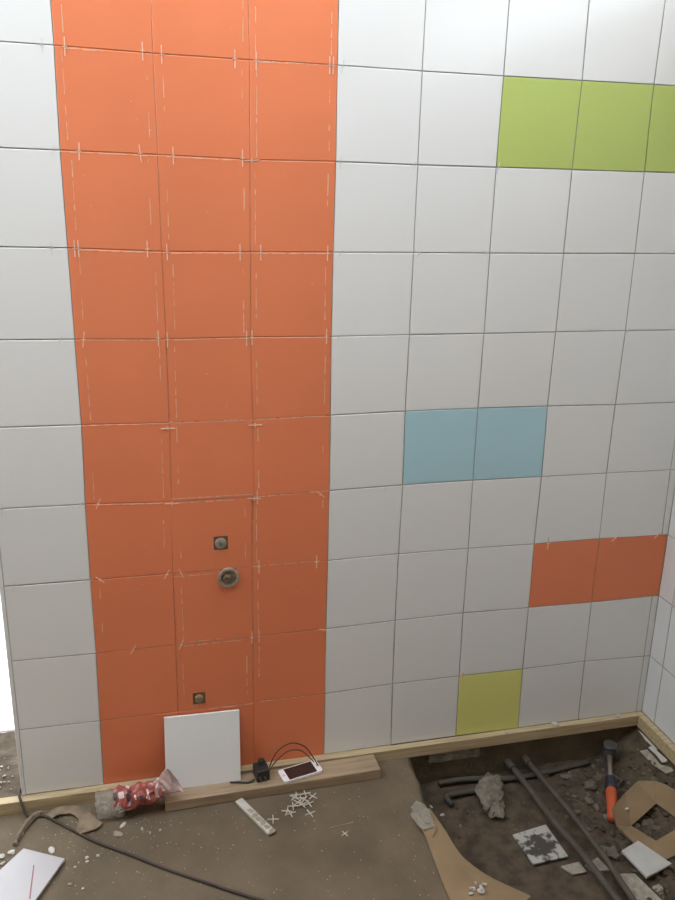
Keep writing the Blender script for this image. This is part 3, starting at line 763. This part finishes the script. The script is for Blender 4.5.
# ------------------------------------------------------------------ chips on the floor
CH = [((-.221, -.163), .010, .007), ((-.243, -.171), .009, .006), ((-.238, -.195), .007, .005), ((-.127, -.176), .012, .008), ((-.042, -.219), .005, .005), ((-.041, -.233), .005, .004), ((-.016, -.219), .004, .005),
      ((.031, -.156), .014, .010), ((.043, -.127), .012, .006), ((-.068, -.245), .004, .003), ((-.047, -.316), .004, .003), ((-.077, -.296), .006, .004), ((.11, -.17), .004, .003), ((.135, -.165), .004, .003), ((.09, -.15), .004, .003)]
LB = ['pale chip just above the cut tile, nearer of two at the left edge', 'pale chip at the very left edge above the cut tile', 'small ochre chip touching the left edge beside cut tile', 'oval white chip between the cut tile and the dark cable',
      'upper of two tiny chips right of the cut tile', 'lower of two tiny chips right of the cut tile', 'tiny pale chip under the cable right of the tiny pair', 'larger dusty pale chip on the floor below the plastic bag', 'elongated pale chip touching the underside of the plastic bag',
      'speck-like chip beside the right corner of the cut tile', 'tiny round chip low on the floor right of the cut tile', 'dull chip near the right edge of the cut tile', 'tiny chip on the floor below the board end, middle of three', 'tiny chip on the floor below the board end, rightmost of three', 'tiny chip on the floor below the board end, leftmost of three']
for k, ((x, y), a_, b_) in enumerate(CH):
    bm = bmesh.new(); rock(bm, (x, y, H(x, y)[0] + .0018), (a_, b_, .0035), k, rough=.25)
    tag(link('plaster_chip', bm, M['mortar'] if k in (2, 7, 11) else M['chalk']), LB[k], 'chip', 'pale chips on the floor')
for k, (x, y, z, s, lab) in enumerate(((.915, -.142, None, .006, 'bright white crumb at the lower left edge of the pit'), (.895, -.105, None, .005, 'dull crumb on the left slope of the pit above the bright one'),
                                  (1.16, -.014, .0012, .006, 'white crumb on the long batten below the yellow tile'), (1.318, -.012, .004, .011, 'shiny white mortar blob on the batten right of yellow tile'), (1.535, -.012, .002, .010, 'cream mortar smear on the batten close to the room corner'))):  # one white blob painted in for a glossy spot of light
    bm = bmesh.new(); rock(bm, (x, y, (z if z is not None else H(x, y)[0] + .003)), (s * 1.3, s * .7, s * .55), k + 50, rough=.25)
    tag(link('mortar_crumb', bm, M['chalk']), lab, 'crumb')

# uncountable grit and rubble
bm = bmesh.new(); rg_ = random.Random(11)
for k in range(520):
    x = rg_.uniform(-.35, .84); y = rg_.uniform(-.65, -.03)
    if rg_.random() < .45: x = rg_.gauss(.05, .18); y = -.04 - abs(rg_.gauss(0, .12))
    if not (-.4 < x < .83) or y < -.7 or (.14 < x < .75 and y > -.11): continue
    s = rg_.uniform(.0008, .0024); rock(bm, (x, y, H(x, y)[0] + s * .1), (s, s * .8, s * .45), k, sub=1)
for k in range(60):
    x = rg_.uniform(-.45, -.225); y = rg_.uniform(.03, .22); s = rg_.uniform(.001, .006)
    rock(bm, (x, y, F + .004), (s, s * .8, s * .6), k, sub=1)
o = link('fine_grit', bm, M['mortar']); tag(o, 'fine pale grit and dust crumbs scattered over the brown floor', 'grit'); o['kind'] = 'stuff'
bm = bmesh.new()
for k in range(620):
    x = rg_.uniform(1.22, 1.60); y = rg_.uniform(-.62, -.02)
    if rg_.random() < .25: x = rg_.uniform(.9, 1.2); y = rg_.uniform(-.25, -.02)
    if 1.16 < x < 1.28 and rg_.random() < .6: continue
    s = rg_.uniform(.003, .011) if rg_.random() < .8 else rg_.uniform(.010, .018)
    if x < 1.2: s *= .45
    rock(bm, (x, y, H(x, y)[0] + s * .1), (s, s * .75, s * .5), k, sub=1, mi=rg_.choice((0, 0, 0, 1)), rough=.5)
M['rub1'] = mat('dark_rubble', (.095, .075, .052), .95, var=.4, scale=30); M['rub2'] = mat('grey_rubble', (.17, .145, .11), .95, var=.4, scale=30)
o = link('pit_rubble', bm, [M['rub1'], M['rub2']]); tag(o, 'dark broken rubble and soil clods covering the bottom of the pit', 'rubble'); o['kind'] = 'stuff'
for k, (x, y, s, lab) in enumerate(((1.385, -.135, .020, 'rounded dark stone left of the hammer neck'), (1.475, -.125, .022, 'brown stone between the hammer and the right side of the pit'), (1.355, -.515, .012, 'pale stone right of the clean white tile piece at bottom edge'), (1.305, -.385, .020, 'flat grey stone between the right pipe and clean tile piece'),
                                (1.47, -.30, .018, 'grey stone seen through the opening of torn carton'))):
    bm = bmesh.new(); rock(bm, (x, y, H(x, y)[0] + s * .25), (s, s * .8, s * .55), k + 70, sub=3)
    tag(link('stone', bm, M['rub2'] if k != 2 else M['mortar']), lab, 'stone')

# ------------------------------------------------------------------ light : open sky above the unfinished room
w = bpy.data.worlds.new('World'); bpy.context.scene.world = w; w.use_nodes = True
nt = w.node_tree; bg = nt.nodes['Background']
bg.inputs['Color'].default_value = (.93, .99, 1.05, 1); bg.inputs['Strength'].default_value = 1.0

# ------------------------------------------------------------------ camera
cam = bpy.data.cameras.new('camera'); co = bpy.data.objects.new('camera', cam); C.objects.link(co)
R = [Vector((.9715, -.2361, .0216)), Vector((-.0485, -.2871, -.9567)), Vector((.2321, .9283, -.2904))]
m = Matrix(((R[0].x, -R[1].x, -R[2].x), (R[0].y, -R[1].y, -R[2].y), (R[0].z, -R[1].z, -R[2].z))).to_4x4()
q = m.to_quaternion(); co.rotation_mode = 'QUATERNION'; co.rotation_quaternion = q
co.location = (.1341, -1.943, 1.515)
cam.sensor_fit = 'VERTICAL'; cam.sensor_height = 24; cam.lens = 823.16 / 900 * 24
cam.clip_start = .02
sc = bpy.context.scene; sc.camera = co
sc.view_settings.view_transform = 'Standard'; sc.view_settings.look = 'None'
sc.view_settings.gamma = 1; sc.view_settings.use_curve_mapping = False
sc.view_settings.exposure = 2.12
